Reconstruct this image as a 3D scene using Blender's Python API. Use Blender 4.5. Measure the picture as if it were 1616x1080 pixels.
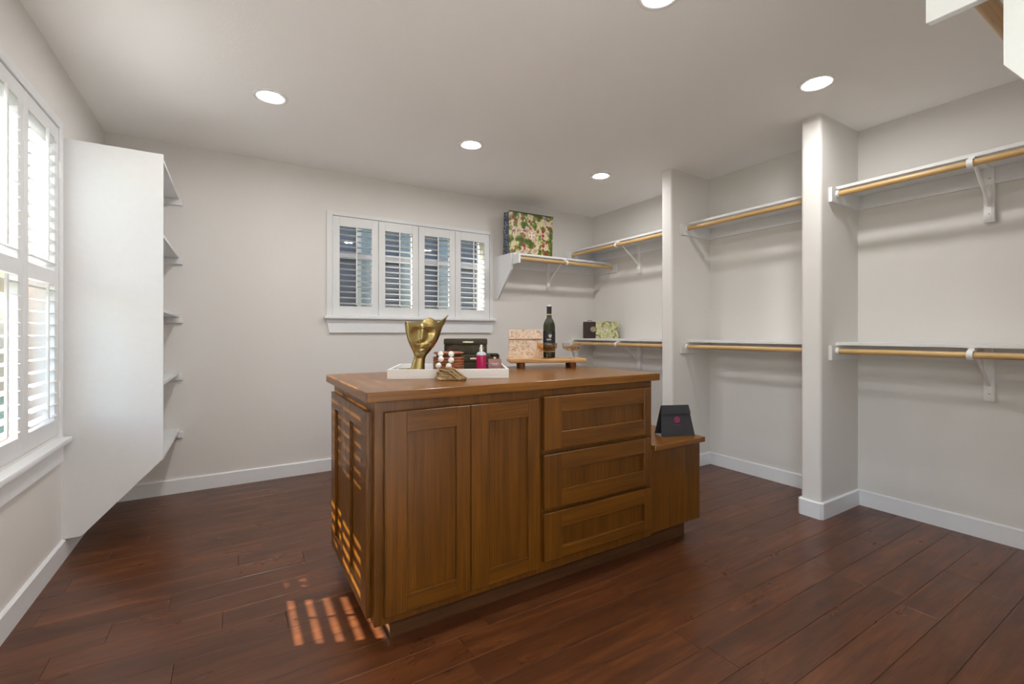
import bpy, bmesh, math, random
from mathutils import Vector, Matrix, Euler, noise
R = math.radians
random.seed(11)
for o in list(bpy.data.objects): bpy.data.objects.remove(o)
scene = bpy.context.scene
COL = scene.collection

# ------------------------------------------------------------------ room numbers (metres)
XL, XR, YB, YF, H = -0.7285, 3.484, 3.932, -0.03, 2.44
EYE = 1.1183
TOP = 0.917            # island worktop

# ------------------------------------------------------------------ camera
cam_d = bpy.data.cameras.new('camera')
cam = bpy.data.objects.new('camera', cam_d); COL.objects.link(cam)
cam.location = (0, 0, EYE)
cam.rotation_euler = (R(90), 0, -0.547704)
cam_d.sensor_width = 36.0
cam_d.lens = 36.0 * 716.68 / 1616.0
cam_d.shift_y = -(540.0 - 526.01) / 1616.0
cam_d.clip_start = 0.01
scene.camera = cam

# ------------------------------------------------------------------ light of the place
world = bpy.data.worlds.new('world'); scene.world = world
world.use_nodes = True
wn = world.node_tree.nodes; wl = world.node_tree.links
wn.clear()
sky = wn.new('ShaderNodeTexSky'); sky.sky_type = 'NISHITA'
sky.sun_disc = False; sky.sun_elevation = R(37); sky.sun_rotation = R(-66)
sky.air_density = 1.0; sky.dust_density = 1.6
bg = wn.new('ShaderNodeBackground'); bg.inputs['Strength'].default_value = 1.5
wo = wn.new('ShaderNodeOutputWorld')
wl.new(sky.outputs[0], bg.inputs[0]); wl.new(bg.outputs[0], wo.inputs[0])

sun_d = bpy.data.lights.new('sun', 'SUN'); sun_d.energy = 22.0; sun_d.angle = R(0.45)
sun_d.color = (1.0, 0.95, 0.89)
sun = bpy.data.objects.new('sun', sun_d); COL.objects.link(sun)
sun.rotation_euler = Vector((1.0, -0.44, -0.816)).to_track_quat('-Z', 'Y').to_euler()
sun.location = (-4, 4, 5)

LAMP_POWER = 205.0     # radiance of the downlight lenses
HALL_FILL_POWER = 52.0  # radiance of the added hall lamp that fills the closet
vs = scene.view_settings
vs.view_transform = 'Standard'; vs.look = 'None'; vs.gamma = 1.0; vs.use_curve_mapping = False
vs.exposure = 0.32
scene.cycles.max_bounces = 14
scene.cycles.diffuse_bounces = 8
scene.cycles.glossy_bounces = 4
scene.cycles.transmission_bounces = 8
scene.cycles.transparent_max_bounces = 16
scene.cycles.sample_clamp_indirect = 6.0
scene.cycles.caustics_refractive = False
scene.cycles.caustics_reflective = False

# ------------------------------------------------------------------ materials
class M:
    """tiny node helper"""
    def __init__(s, name, rough=0.5, spec=0.5, metal=0.0):
        s.m = bpy.data.materials.new(name); s.m.use_nodes = True
        s.t = s.m.node_tree; s.n = s.t.nodes; s.l = s.t.links
        s.b = s.n['Principled BSDF']
        s.b.inputs['Roughness'].default_value = rough
        s.b.inputs['Specular IOR Level'].default_value = spec
        s.b.inputs['Metallic'].default_value = metal
    def node(s, t, **k):
        n = s.n.new(t)
        for a, v in k.items():
            if a in n.inputs: n.inputs[a].default_value = v
            else: setattr(n, a, v)
        return n
    def link(s, a, b): s.l.new(a, b)
    def coords(s, kind='Object', scale=(1, 1, 1), rot=(0, 0, 0)):
        tc = s.node('ShaderNodeTexCoord'); mp = s.node('ShaderNodeMapping')
        mp.inputs['Scale'].default_value = scale; mp.inputs['Rotation'].default_value = rot
        s.link(tc.outputs[kind], mp.inputs[0]); return mp.outputs[0]
    def ramp(s, fac, stops, interp='LINEAR'):
        r = s.node('ShaderNodeValToRGB'); e = r.color_ramp.elements
        r.color_ramp.interpolation = interp
        while len(e) < len(stops): e.new(0.5)
        for i, (p, c) in enumerate(stops): e[i].position = p; e[i].color = (*c, 1)
        s.link(fac, r.inputs[0]); return r.outputs[0]
    def mix(s, fac, a, b, mode='MIX'):
        n = s.node('ShaderNodeMix', data_type='RGBA', blend_type=mode)
        for v, i in ((fac, 0), (a, 6), (b, 7)):
            if hasattr(v, 'links'): s.link(v, n.inputs[i])
            else: n.inputs[i].default_value = v if i == 0 else (*v, 1)
        return n.outputs[2]
    def noise(s, vec, scale, detail=4, rough=0.55, dist=0.0):
        n = s.node('ShaderNodeTexNoise'); n.inputs['Scale'].default_value = scale
        n.inputs['Detail'].default_value = detail; n.inputs['Roughness'].default_value = rough
        n.inputs['Distortion'].default_value = dist
        if vec is not None: s.link(vec, n.inputs['Vector'])
        return n.outputs['Fac']
    def voro(s, vec, scale, out='Distance', feature='F1', rnd=1.0):
        n = s.node('ShaderNodeTexVoronoi', feature=feature); n.inputs['Scale'].default_value = scale
        n.inputs['Randomness'].default_value = rnd
        s.link(vec, n.inputs['Vector']); return n.outputs[out]
    def bump(s, h, strength=0.2, dist=0.01):
        b = s.node('ShaderNodeBump'); b.inputs['Strength'].default_value = strength
        b.inputs['Distance'].default_value = dist
        s.link(h, b.inputs['Height']); s.link(b.outputs[0], s.b.inputs['Normal'])
    def base(s, c):
        if hasattr(c, 'links'): s.link(c, s.b.inputs['Base Color'])
        else: s.b.inputs['Base Color'].default_value = (*c, 1)
        return s

def srgb(r, g, b):
    f = lambda c: (c / 255 / 12.92) if c / 255 <= 0.04045 else ((c / 255 + 0.055) / 1.055) ** 2.4
    return (f(r), f(g), f(b))

def plain(name, col, rough=0.5, spec=0.5, metal=0.0, var=0.04, vs_=30.0, bump=0.0, kind='Object'):
    m = M(name, rough, spec, metal)
    v = m.coords(kind)
    f = m.noise(v, vs_, 3)
    d = tuple(c * (1 - var) for c in col); l = tuple(min(1, c * (1 + var)) for c in col)
    m.base(m.ramp(f, [(0.3, d), (0.7, l)]))
    if bump: m.bump(f, bump, 0.004)
    return m.m

def wall_paint(name, col, bs):
    m = M(name, 0.75, 0.25)
    v = m.coords('Object')
    a = m.noise(v, 90, 3, 0.6); b = m.noise(v, 1.3, 2)
    m.base(m.ramp(b, [(0.35, tuple(c * 0.985 for c in col)), (0.65, col)]))
    m.bump(a, bs, 0.004)
    return m.m

def wood(name, dark, mid, light, axis='z', rough=0.31, scale=1.0, world_space=True):
    m = M(name, rough, 0.5)
    long_, cross = 1.8 * scale, 42.0 * scale
    sc = {'x': (long_, cross, cross), 'y': (cross, long_, cross), 'z': (cross, cross, long_)}[axis]
    oi = m.node('ShaderNodeObjectInfo')
    tc = m.node('ShaderNodeTexCoord')
    add = m.node('ShaderNodeVectorMath', operation='ADD'); m.link(tc.outputs['Object'], add.inputs[0])
    mul = m.node('ShaderNodeVectorMath', operation='SCALE'); mul.inputs['Scale'].default_value = 9.0
    cmb = m.node('ShaderNodeCombineXYZ')
    for i in range(3): m.link(oi.outputs['Random'], cmb.inputs[i])
    m.link(cmb.outputs[0], mul.inputs[0]); m.link(mul.outputs[0], add.inputs[1])
    mp = m.node('ShaderNodeMapping'); mp.inputs['Scale'].default_value = sc
    m.link(add.outputs[0], mp.inputs[0])
    g = m.noise(mp.outputs[0], 1.0, 6, 0.6, 0.6)
    mp2 = m.node('ShaderNodeMapping'); mp2.inputs['Scale'].default_value = tuple(s_ * 5 if s_ > 5 else s_ * 2.0 for s_ in sc)
    m.link(add.outputs[0], mp2.inputs[0])
    p = m.noise(mp2.outputs[0], 1.0, 3, 0.6)
    mp3 = m.node('ShaderNodeMapping'); mp3.inputs['Scale'].default_value = tuple(s_ * 0.12 if s_ > 5 else s_ * 0.9 for s_ in sc)
    m.link(add.outputs[0], mp3.inputs[0])
    blot = m.noise(mp3.outputs[0], 1.0, 2)
    c = m.ramp(g, [(0.28, dark), (0.5, mid), (0.74, light)])
    c = m.mix(m.ramp(p, [(0.34, (0.55,) * 3), (0.48, (0.0,) * 3)]), c, tuple(x * 0.6 for x in dark))
    c = m.mix(m.ramp(blot, [(0.3, (0.35,) * 3), (0.6, (0, 0, 0))]), c, dark)
    m.base(c); m.bump(p, 0.08, 0.002)
    return m.m

def floor_wood(name):
    m = M(name, 0.3, 0.5)
    oi = m.node('ShaderNodeObjectInfo')
    tc = m.node('ShaderNodeTexCoord')
    add = m.node('ShaderNodeVectorMath', operation='ADD'); m.link(tc.outputs['Object'], add.inputs[0])
    cmb = m.node('ShaderNodeCombineXYZ')
    for i in range(3): m.link(oi.outputs['Random'], cmb.inputs[i])
    mul = m.node('ShaderNodeVectorMath', operation='SCALE'); mul.inputs['Scale'].default_value = 17.0
    m.link(cmb.outputs[0], mul.inputs[0]); m.link(mul.outputs[0], add.inputs[1])
    def mp(sc):
        q = m.node('ShaderNodeMapping'); q.inputs['Scale'].default_value = sc; m.link(add.outputs[0], q.inputs[0]); return q.outputs[0]
    g = m.noise(mp((2.2, 26, 26)), 1.0, 6, 0.62, 0.8)
    fine = m.noise(mp((9, 190, 190)), 1.0, 3, 0.6)
    blot = m.noise(mp((2.2, 7, 7)), 1.0, 4, 0.6, 0.6)
    knot = m.noise(mp((4.0, 13, 13)), 1.0, 3, 0.5, 1.0)
    c = m.ramp(g, [(0.25, srgb(64, 36, 21)), (0.5, srgb(92, 52, 28)), (0.78, srgb(117, 70, 37))])
    c = m.mix(m.ramp(blot, [(0.30, (0.75,) * 3), (0.50, (0, 0, 0))]), c, srgb(69, 40, 24))
    c = m.mix(m.ramp(knot, [(0.24, (0.8,) * 3), (0.34, (0, 0, 0))]), c, srgb(42, 26, 20))
    c = m.mix(m.ramp(fine, [(0.38, (0.35,) * 3), (0.5, (0, 0, 0))]), c, srgb(66, 36, 22))
    tint = m.ramp(oi.outputs['Random'], [(0.0, (0.86, 0.85, 0.84)), (0.5, (1.0, 1.0, 1.0)), (1.0, (1.12, 1.09, 1.05))])
    c = m.mix(1.0, c, tint, 'MULTIPLY')
    m.base(c)
    r = m.ramp(blot, [(0.3, (0.36,) * 3), (0.7, (0.26,) * 3)]); m.link(r, m.b.inputs['Roughness'])
    m.bump(m.noise(mp((3, 12, 12)), 1.0, 3), 0.25, 0.003)
    return m.m

MAT = {}
MAT['wall'] = wall_paint('greige_wall_paint', (0.74, 0.72, 0.695), 0.16)
MAT['ceil'] = wall_paint('ceiling_paint', (0.91, 0.90, 0.88), 0.3)
MAT['trim'] = plain('white_trim_paint', (0.79, 0.805, 0.825), 0.35, 0.5, var=0.01)
MAT['shelfw'] = plain('white_shelf_paint', (0.73, 0.74, 0.75), 0.42, 0.45, var=0.012)
MAT['shutter'] = plain('white_shutter_paint', (0.73, 0.74, 0.745), 0.4, 0.45, var=0.012)
MAT['floor'] = floor_wood('walnut_plank')
MAT['carpet'] = plain('cream_carpet', (0.80, 0.79, 0.77), 0.9, 0.1, var=0.05, vs_=200)  # hall floor, made pale to bounce light up at the closet ceiling
MAT['subfloor'] = plain('dark_subfloor', (0.02, 0.012, 0.008), 0.8)
OAK = (srgb(78, 45, 7), srgb(102, 61, 10), srgb(120, 75, 16))
MAT['oak_z'] = wood('oak_upright_grain', *OAK, 'z')
MAT['oak_x'] = wood('oak_grain_across', *OAK, 'x')
MAT['oak_y'] = wood('oak_grain_deep', *OAK, 'y')
MAT['oak_top'] = wood('oak_worktop', srgb(104, 62, 17), srgb(126, 80, 26), srgb(144, 97, 37), 'x', 0.27)  # lighter than the cabinet oak: part of the top's sheen is in the colour
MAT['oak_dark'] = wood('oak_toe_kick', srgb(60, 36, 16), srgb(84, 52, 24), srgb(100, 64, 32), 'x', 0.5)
MAT['rod'] = wood('golden_rod_wood', srgb(186, 148, 92), srgb(204, 168, 112), srgb(216, 184, 130), 'x', 0.35)
MAT['tan'] = plain('tan_sash', srgb(190, 150, 100), 0.5)
MAT['metal_white'] = plain('white_metal', (0.82, 0.82, 0.81), 0.4)
MAT['steel'] = plain('screw_steel', (0.45, 0.45, 0.45), 0.35, metal=1.0)
MAT['gold'] = plain('brushed_gold', (0.36, 0.28, 0.115), 0.27, metal=1.0, var=0.12, vs_=60)
MAT['black'] = plain('black_card', (0.022, 0.022, 0.026), 0.55)
MAT['greycard'] = plain('grey_card', (0.33, 0.34, 0.40), 0.6)
MAT['pinkfoil'] = plain('pink_foil', (0.42, 0.01, 0.14), 0.4)
MAT['tray'] = plain('white_tray_paint', (0.80, 0.80, 0.79), 0.5, var=0.03, vs_=120)
MAT['bead'] = plain('white_bead', (0.82, 0.80, 0.78), 0.55)
MAT['jute'] = plain('jute_fibre', (0.36, 0.24, 0.12), 0.85, 0.2, var=0.55, vs_=220)
MAT['jute_dark'] = plain('dark_jute_fibre', (0.20, 0.12, 0.055), 0.85, 0.2, var=0.3, vs_=200)
MAT['jute_light'] = plain('light_jute_fibre', (0.50, 0.37, 0.21), 0.85, 0.2, var=0.3, vs_=200)
MAT['leather'] = plain('brown_leather', (0.08, 0.03, 0.018), 0.5)
MAT['capblack'] = plain('black_cap', (0.012, 0.012, 0.013), 0.25)
MAT['capsilver'] = plain('silver_cap', (0.75, 0.74, 0.72), 0.25, metal=1.0)
MAT['brass'] = plain('pale_brass', (0.8, 0.62, 0.35), 0.3, metal=1.0)
MAT['pinkliq'] = plain('magenta_liquid', (0.42, 0.008, 0.085), 0.2, var=0.1, vs_=90)
MAT['rattan'] = plain('red_rattan', (0.30, 0.095, 0.03), 0.35, var=0.3, vs_=140)
MAT['label'] = plain('dark_navy_label', (0.012, 0.014, 0.022), 0.5)
MAT['labelink'] = plain('pale_label_ink', (0.5, 0.5, 0.6), 0.5)
MAT['labelgold'] = plain('gold_label_ink', (0.6, 0.48, 0.28), 0.4)
MAT['capsule'] = plain('black_capsule', (0.012, 0.012, 0.012), 0.35)
MAT['capwhite'] = plain('white_top', (0.7, 0.7, 0.68), 0.4)
MAT['cream'] = plain('cream_ink', (0.80, 0.74, 0.55), 0.5)
MAT['pouchdisc'] = plain('tan_disc_ink', srgb(176, 128, 88), 0.6)
MAT['rosedisc'] = plain('rose_disc_ink', srgb(186, 128, 124), 0.6)
MAT['frost'] = plain('frosted_shoulder', (0.52, 0.54, 0.60), 0.25)
MAT['rust'] = plain('rust_fold', (0.30, 0.09, 0.04), 0.6)
MAT['pinkside'] = plain('pale_pink_paper', (0.75, 0.55, 0.47), 0.6)
MAT['maroon'] = plain('maroon_card', (0.038, 0.014, 0.016), 0.55, var=0.2)
MAT['olive'] = plain('olive_glazed', (0.36, 0.34, 0.18), 0.25, var=0.3, vs_=80)
MAT['acacia'] = wood('pale_acacia', srgb(172, 126, 74), srgb(206, 164, 110), srgb(224, 190, 142), 'x', 0.45)
MAT['acacia_dark'] = wood('acacia_foot', srgb(96, 50, 24), srgb(124, 70, 36), srgb(146, 90, 50), 'z', 0.45)
MAT['hedge'] = plain('lawn', (0.10, 0.16, 0.05), 0.9, var=0.4, vs_=12)
MAT['stucco'] = plain('tan_stucco', srgb(150, 118, 84), 0.9, 0.1, var=0.06, vs_=8)
MAT['slate'] = plain('slate_siding', (0.015, 0.0135, 0.0155), 0.6, var=0.2, vs_=4)
MAT['teal'] = plain('teal_paint', (0.046, 0.056, 0.049), 0.5, var=0.08)
MAT['creamwall'] = plain('cream_siding', (0.70, 0.68, 0.55), 0.7, var=0.05)
MAT['patiotrim'] = plain('patio_trim', (0.17, 0.155, 0.12), 0.7)
MAT['patiobeam'] = plain('patio_beam', (0.16, 0.12, 0.09), 0.7)
MAT['leaf'] = plain('sun_block_leaf', (0.09, 0.16, 0.04), 0.6, var=0.3, vs_=20)
MAT['bark'] = plain('sun_block_bark', (0.10, 0.07, 0.05), 0.9)
MAT['extwin'] = plain('dark_window_glass', (0.02, 0.022, 0.03), 0.1)

def glass_thin(name, tint=(1, 1, 1), f=0.08):
    m = M(name)
    m.n.remove(m.b)
    tr = m.node('ShaderNodeBsdfTransparent'); tr.inputs[0].default_value = (*tint, 1)
    gl = m.node('ShaderNodeBsdfGlossy'); gl.inputs['Roughness'].default_value = 0.02
    lw = m.node('ShaderNodeLayerWeight'); pw_ = m.node('ShaderNodeMath', operation='POWER'); pw_.inputs[1].default_value = 4.0
    m.link(lw.outputs['Facing'], pw_.inputs[0])
    fr = m.node('ShaderNodeMath', operation='MULTIPLY_ADD'); fr.inputs[1].default_value = 0.6; fr.inputs[2].default_value = 0.045
    m.link(pw_.outputs[0], fr.inputs[0])
    mx = m.node('ShaderNodeMixShader')
    m.link(fr.outputs[0], mx.inputs[0]); m.link(tr.outputs[0], mx.inputs[1]); m.link(gl.outputs[0], mx.inputs[2])
    m.link(mx.outputs[0], m.n['Material Output'].inputs[0])
    return m.m
MAT['pane'] = glass_thin('window_glass', (0.96, 0.97, 0.97))
MAT['clear'] = glass_thin('clear_goblet_glass', (0.98, 0.965, 0.95))
MAT['amber'] = glass_thin('amber_goblet_glass', (0.97, 0.88, 0.76))
MAT['drink'] = glass_thin('amber_drink', (0.93, 0.74, 0.54))
def glass_real(name, col, rough=0.03):
    m = M(name, rough, 0.5); m.base(col); m.b.inputs['Transmission Weight'].default_value = 0.3
    m.b.inputs['IOR'].default_value = 1.45; return m.m
MAT['greenglass'] = glass_real('olive_bottle_glass', (0.035, 0.036, 0.006))
MAT['perfume'] = glass_real('rose_glass', (0.42, 0.22, 0.20))
def emit(name, col, st):
    m = M(name); m.n.remove(m.b); e = m.node('ShaderNodeEmission')
    e.inputs[0].default_value = (*col, 1); e.inputs[1].default_value = st
    m.link(e.outputs[0], m.n['Material Output'].inputs[0]); return m.m
MAT['lens'] = emit('downlight_lens', (1.0, 0.985, 0.965), LAMP_POWER)
MAT['hall_fill'] = emit('hall_fill_lens', (0.99, 0.99, 1.0), HALL_FILL_POWER)

def pattern(name, stops, scale, scale2, second, amt=0.5, rough=0.5, rot=(0, 0, 0)):
    m = M(name, rough, 0.4)
    v = m.coords('Object')
    nz = m.node('ShaderNodeTexNoise'); nz.inputs['Scale'].default_value = scale * 0.8; m.link(v, nz.inputs['Vector'])
    ad = m.node('ShaderNodeVectorMath', operation='MULTIPLY_ADD')
    m.link(nz.outputs['Color'], ad.inputs[0]); ad.inputs[1].default_value = (0.02,) * 3; m.link(v, ad.inputs[2])
    n = m.node('ShaderNodeTexVoronoi'); n.inputs['Scale'].default_value = scale; m.link(ad.outputs[0], n.inputs['Vector'])
    sep = m.node('ShaderNodeSeparateColor'); m.link(n.outputs['Color'], sep.inputs[0])
    c = m.ramp(sep.outputs[0], stops, 'CONSTANT')
    d2 = m.voro(v, scale2, 'Distance')
    c = m.mix(m.ramp(d2, [(0.22, (amt,) * 3), (0.34, (0, 0, 0))]), c, second)
    m.base(c); return m.m
MAT['floral'] = None
def floral():
    m = M('floral_print', 0.45, 0.4)
    v = m.coords('Object')
    n = m.noise(v, 11, 3, 0.6)
    c = m.ramp(n, [(0.40, srgb(66, 84, 26)), (0.48, srgb(106, 120, 42)), (0.52, srgb(200, 194, 140)), (0.58, srgb(216, 204, 172)), (0.63, srgb(178, 142, 150))], 'LINEAR')
    n2 = m.node('ShaderNodeTexVoronoi'); n2.inputs['Scale'].default_value = 24; m.link(v, n2.inputs['Vector'])
    sep = m.node('ShaderNodeSeparateColor'); m.link(n2.outputs['Color'], sep.inputs[0])
    red = m.ramp(sep.outputs[0], [(0.0, srgb(150, 52, 66)), (0.45, srgb(176, 90, 110)), (0.7, srgb(150, 84, 44)), (0.85, srgb(150, 110, 140))], 'CONSTANT')
    pick = m.ramp(sep.outputs[1], [(0.0, (1, 1, 1)), (0.52, (0, 0, 0))], 'CONSTANT')
    dist = m.ramp(n2.outputs['Distance'], [(0.40, (1, 1, 1)), (0.52, (0, 0, 0))])
    f = m.mix(1.0, pick, dist, 'MULTIPLY')
    c = m.mix(f, c, red)
    d3 = m.voro(v, 75, 'Distance'); c = m.mix(m.ramp(d3, [(0.2, (0.55,) * 3), (0.3, (0, 0, 0))]), c, srgb(70, 80, 38))
    m.base(c); return m.m
MAT['floral'] = floral()
MAT['navydot'] = pattern('navy_white_speckle', [(0.0, srgb(84, 96, 118)), (0.45, srgb(196, 204, 212)), (0.8, srgb(104, 118, 140))], 110, 80, srgb(60, 70, 88), 0.4)
MAT['darkrim'] = plain('dark_printed_rim', (0.05, 0.06, 0.045), 0.5, var=0.3, vs_=60)
MAT['pouch'] = pattern('blush_leaf_print', [(0.0, srgb(222, 204, 182)), (0.35, srgb(212, 188, 164)), (0.6, srgb(228, 210, 194)), (0.84, srgb(198, 160, 130))], 110, 140, srgb(196, 166, 126), 0.4)
MAT['greenprint'] = pattern('pale_green_print', [(0.0, srgb(206, 202, 168)), (0.35, srgb(176, 182, 118)), (0.6, srgb(198, 190, 156)), (0.82, srgb(134, 128, 86))], 60, 80, srgb(128, 128, 70), 0.4)
def woven():
    m = M('olive_woven_raffia', 0.65, 0.3)
    v = m.coords('Object')
    ck = m.node('ShaderNodeTexChecker'); ck.inputs['Scale'].default_value = 170
    ck.inputs['Color1'].default_value = (0.085, 0.072, 0.042, 1); ck.inputs['Color2'].default_value = (0.036, 0.03, 0.017, 1)
    m.link(v, ck.inputs['Vector'])
    m.base(ck.outputs['Color']); m.bump(ck.outputs['Fac'], 0.6, 0.002); return m.m
MAT['woven'] = woven()

# ------------------------------------------------------------------ mesh helpers
def nb(): return bmesh.new()

def box(bm, x0, x1, y0, y1, z0, z1, bev=0.0, seg=1):
    vs_ = [bm.verts.new((x, y, z)) for x in (x0, x1) for y in (y0, y1) for z in (z0, z1)]
    f = [(0, 1, 3, 2), (4, 6, 7, 5), (0, 4, 5, 1), (2, 3, 7, 6), (0, 2, 6, 4), (1, 5, 7, 3)]
    fs = [bm.faces.new([vs_[i] for i in q]) for q in f]
    if bev > 0:
        es = {e for a in fs for e in a.edges}
        bmesh.ops.bevel(bm, geom=list(es), offset=bev, segments=seg, profile=0.5, affect='EDGES')
    return bm

def prism(bm, pts, axis, a0, a1):
    """extrude a 2D polygon; axis 'x': pts=(y,z), 'y': pts=(x,z), 'z': pts=(x,y)"""
    def mk(p, a):
        return {'x': (a, p[0], p[1]), 'y': (p[0], a, p[1]), 'z': (p[0], p[1], a)}[axis]
    A = [bm.verts.new(mk(p, a0)) for p in pts]; B = [bm.verts.new(mk(p, a1)) for p in pts]
    n = len(pts); fs = [bm.faces.new(A[::-1]), bm.faces.new(B)]
    for i in range(n): fs.append(bm.faces.new((A[i], A[(i + 1) % n], B[(i + 1) % n], B[i])))
    bmesh.ops.recalc_face_normals(bm, faces=fs)
    return bm

def tube(bm, pts, r, n=10, closed=False, caps=True):
    pts = [Vector(p) for p in pts]; rings = []
    rr = r if isinstance(r, (list, tuple)) else [r] * len(pts)
    up = Vector((0, 0, 1))
    for i, p in enumerate(pts):
        if closed: d = pts[(i + 1) % len(pts)] - pts[i - 1]
        else: d = pts[min(i + 1, len(pts) - 1)] - pts[max(i - 1, 0)]
        d.normalize()
        a = d.cross(up)
        if a.length < 1e-3: a = d.cross(Vector((0, 1, 0)))
        a.normalize(); b = d.cross(a).normalized()
        rings.append([bm.verts.new(p + a * rr[i] * math.cos(2 * math.pi * k / n) + b * rr[i] * math.sin(2 * math.pi * k / n)) for k in range(n)])
    m = len(rings); fs = []
    for i in range(m if closed else m - 1):
        A, B = rings[i], rings[(i + 1) % m]
        for k in range(n): fs.append(bm.faces.new((A[k], A[(k + 1) % n], B[(k + 1) % n], B[k])))
    if caps and not closed:
        fs.append(bm.faces.new(rings[0][::-1])); fs.append(bm.faces.new(rings[-1]))
    bmesh.ops.recalc_face_normals(bm, faces=fs)
    return bm

def lathe(bm, prof, n=32, c=(0, 0, 0)):
    rings = []
    for r, z in prof:
        if r < 1e-6: rings.append([bm.verts.new((c[0], c[1], c[2] + z))])
        else: rings.append([bm.verts.new((c[0] + r * math.cos(2 * math.pi * k / n), c[1] + r * math.sin(2 * math.pi * k / n), c[2] + z)) for k in range(n)])
    for A, B in zip(rings, rings[1:]):
        for k in range(n):
            k2 = (k + 1) % n
            if len(A) == 1 and len(B) == 1: continue
            if len(A) == 1: bm.faces.new((A[0], B[k], B[k2]))
            elif len(B) == 1: bm.faces.new((A[k], A[k2], B[0]))
            else: bm.faces.new((A[k], A[k2], B[k2], B[k]))
    bmesh.ops.recalc_face_normals(bm, faces=bm.faces[:])
    return bm

def ball(bm, c, r, u=14, v=9):
    bmesh.ops.create_uvsphere(bm, u_segments=u, v_segments=v, radius=r, matrix=Matrix.Translation(c)); return bm

def mesh_of(name, bm, mat, smooth=False):
    me = bpy.data.meshes.new(name)
    bm.to_mesh(me); bm.free()
    if mat is not None: me.materials.append(MAT[mat] if isinstance(mat, str) else mat)
    if smooth:
        for p in me.polygons: p.use_smooth = True
        try: me.set_sharp_from_angle(angle=R(40))
        except Exception: pass
    return me

def link(name, me, parent=None, loc=(0, 0, 0), rot=(0, 0, 0)):
    o = bpy.data.objects.new(name, me); COL.objects.link(o)
    o.location = loc; o.rotation_euler = rot
    if parent is not None: o.parent = parent
    return o

def obj(name, bm, mat, parent=None, loc=(0, 0, 0), rot=(0, 0, 0), smooth=False):
    return link(name, mesh_of(name, bm, mat, smooth), parent, loc, rot)

def tag(o, label, cat, group=None):
    o['label'] = label; o['category'] = cat
    if group: o['group'] = group
    return o

def thing(name, label, cat, loc=(0, 0, 0), rz=0.0, group=None):
    return tag(link(name, None, None, loc, (0, 0, rz)), label, cat, group)

def struct(o):
    o['kind'] = 'structure'; return o

def bx(name, mat, parent, x0, x1, y0, y1, z0, z1, bev=0.0, seg=1, smooth=False, loc=(0, 0, 0), rot=(0, 0, 0)):
    return obj(name, box(nb(), x0, x1, y0, y1, z0, z1, bev, seg), mat, parent, loc, rot, smooth)

# ------------------------------------------------------------------ the shell
# openings
LW = (2.10, 3.03, 0.60, 2.145)        # left window casing outer: y0 y1 z0 z1
BW = (0.633, 2.172, 1.26, 2.118)      # back window casing outer: x0 x1 z0 z1
T = 0.16
bm = nb()                              # left wall
oy0, oy1, oz0, oz1 = 2.145, 2.985, 0.63, 2.10
box(bm, XL - T, XL, YF - T, oy0, 0, H); box(bm, XL - T, XL, oy1, YB + T, 0, H)
box(bm, XL - T, XL, oy0, oy1, 0, oz0); box(bm, XL - T, XL, oy0, oy1, oz1, H)
struct(obj('wall_left', bm, 'wall'))
bm = nb()                              # back wall
ox0, ox1, pz0, pz1 = 0.69, 2.12, 1.275, 2.07
box(bm, XL, ox0, YB, YB + T, 0, H); box(bm, ox1, XR + T, YB, YB + T, 0, H)
box(bm, ox0, ox1, YB, YB + T, 0, pz0); box(bm, ox0, ox1, YB, YB + T, pz1, H)
struct(obj('wall_back', bm, 'wall'))
struct(bx('wall_right', 'wall', None, XR, XR + T, YF - T, YB, 0, H))
DX0, DX1, DZ = -0.47, 1.08, 2.15       # doorway the camera stands in, widened for more hall light
bm = nb()
box(bm, XL, DX0, YF - 0.12, YF, 0, H); box(bm, DX1, XR, YF - 0.12, YF, 0, H); box(bm, DX0, DX1, YF - 0.12, YF, DZ, H)
struct(obj('wall_front', bm, 'wall'))
struct(bx('ceiling', 'ceil', None, XL - T, XR + T, YF - T, YB + T, H, H + 0.1))
# wing walls between the closet bays, rounded front corners
def wing(name, y0, y1):
    bm = nb(); x0 = 3.0; r = 0.02; pts = [(XR, y0), (XR, y1)]
    for a in range(0, 91, 18): pts.append((x0 + r - r * math.sin(R(a)), y1 - r + r * math.cos(R(a))))
    for a in range(0, 91, 18): pts.append((x0 + r - r * math.cos(R(a)), y0 + r - r * math.sin(R(a))))
    prism(bm, pts, 'z', 0, H)
    return struct(obj(name, bm, 'wall', smooth=True))
C1 = (2.446, 2.556); C2 = (1.36, 1.475)
wing('wall_wing_1', *C1); wing('wall_wing_2', *C2)

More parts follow.
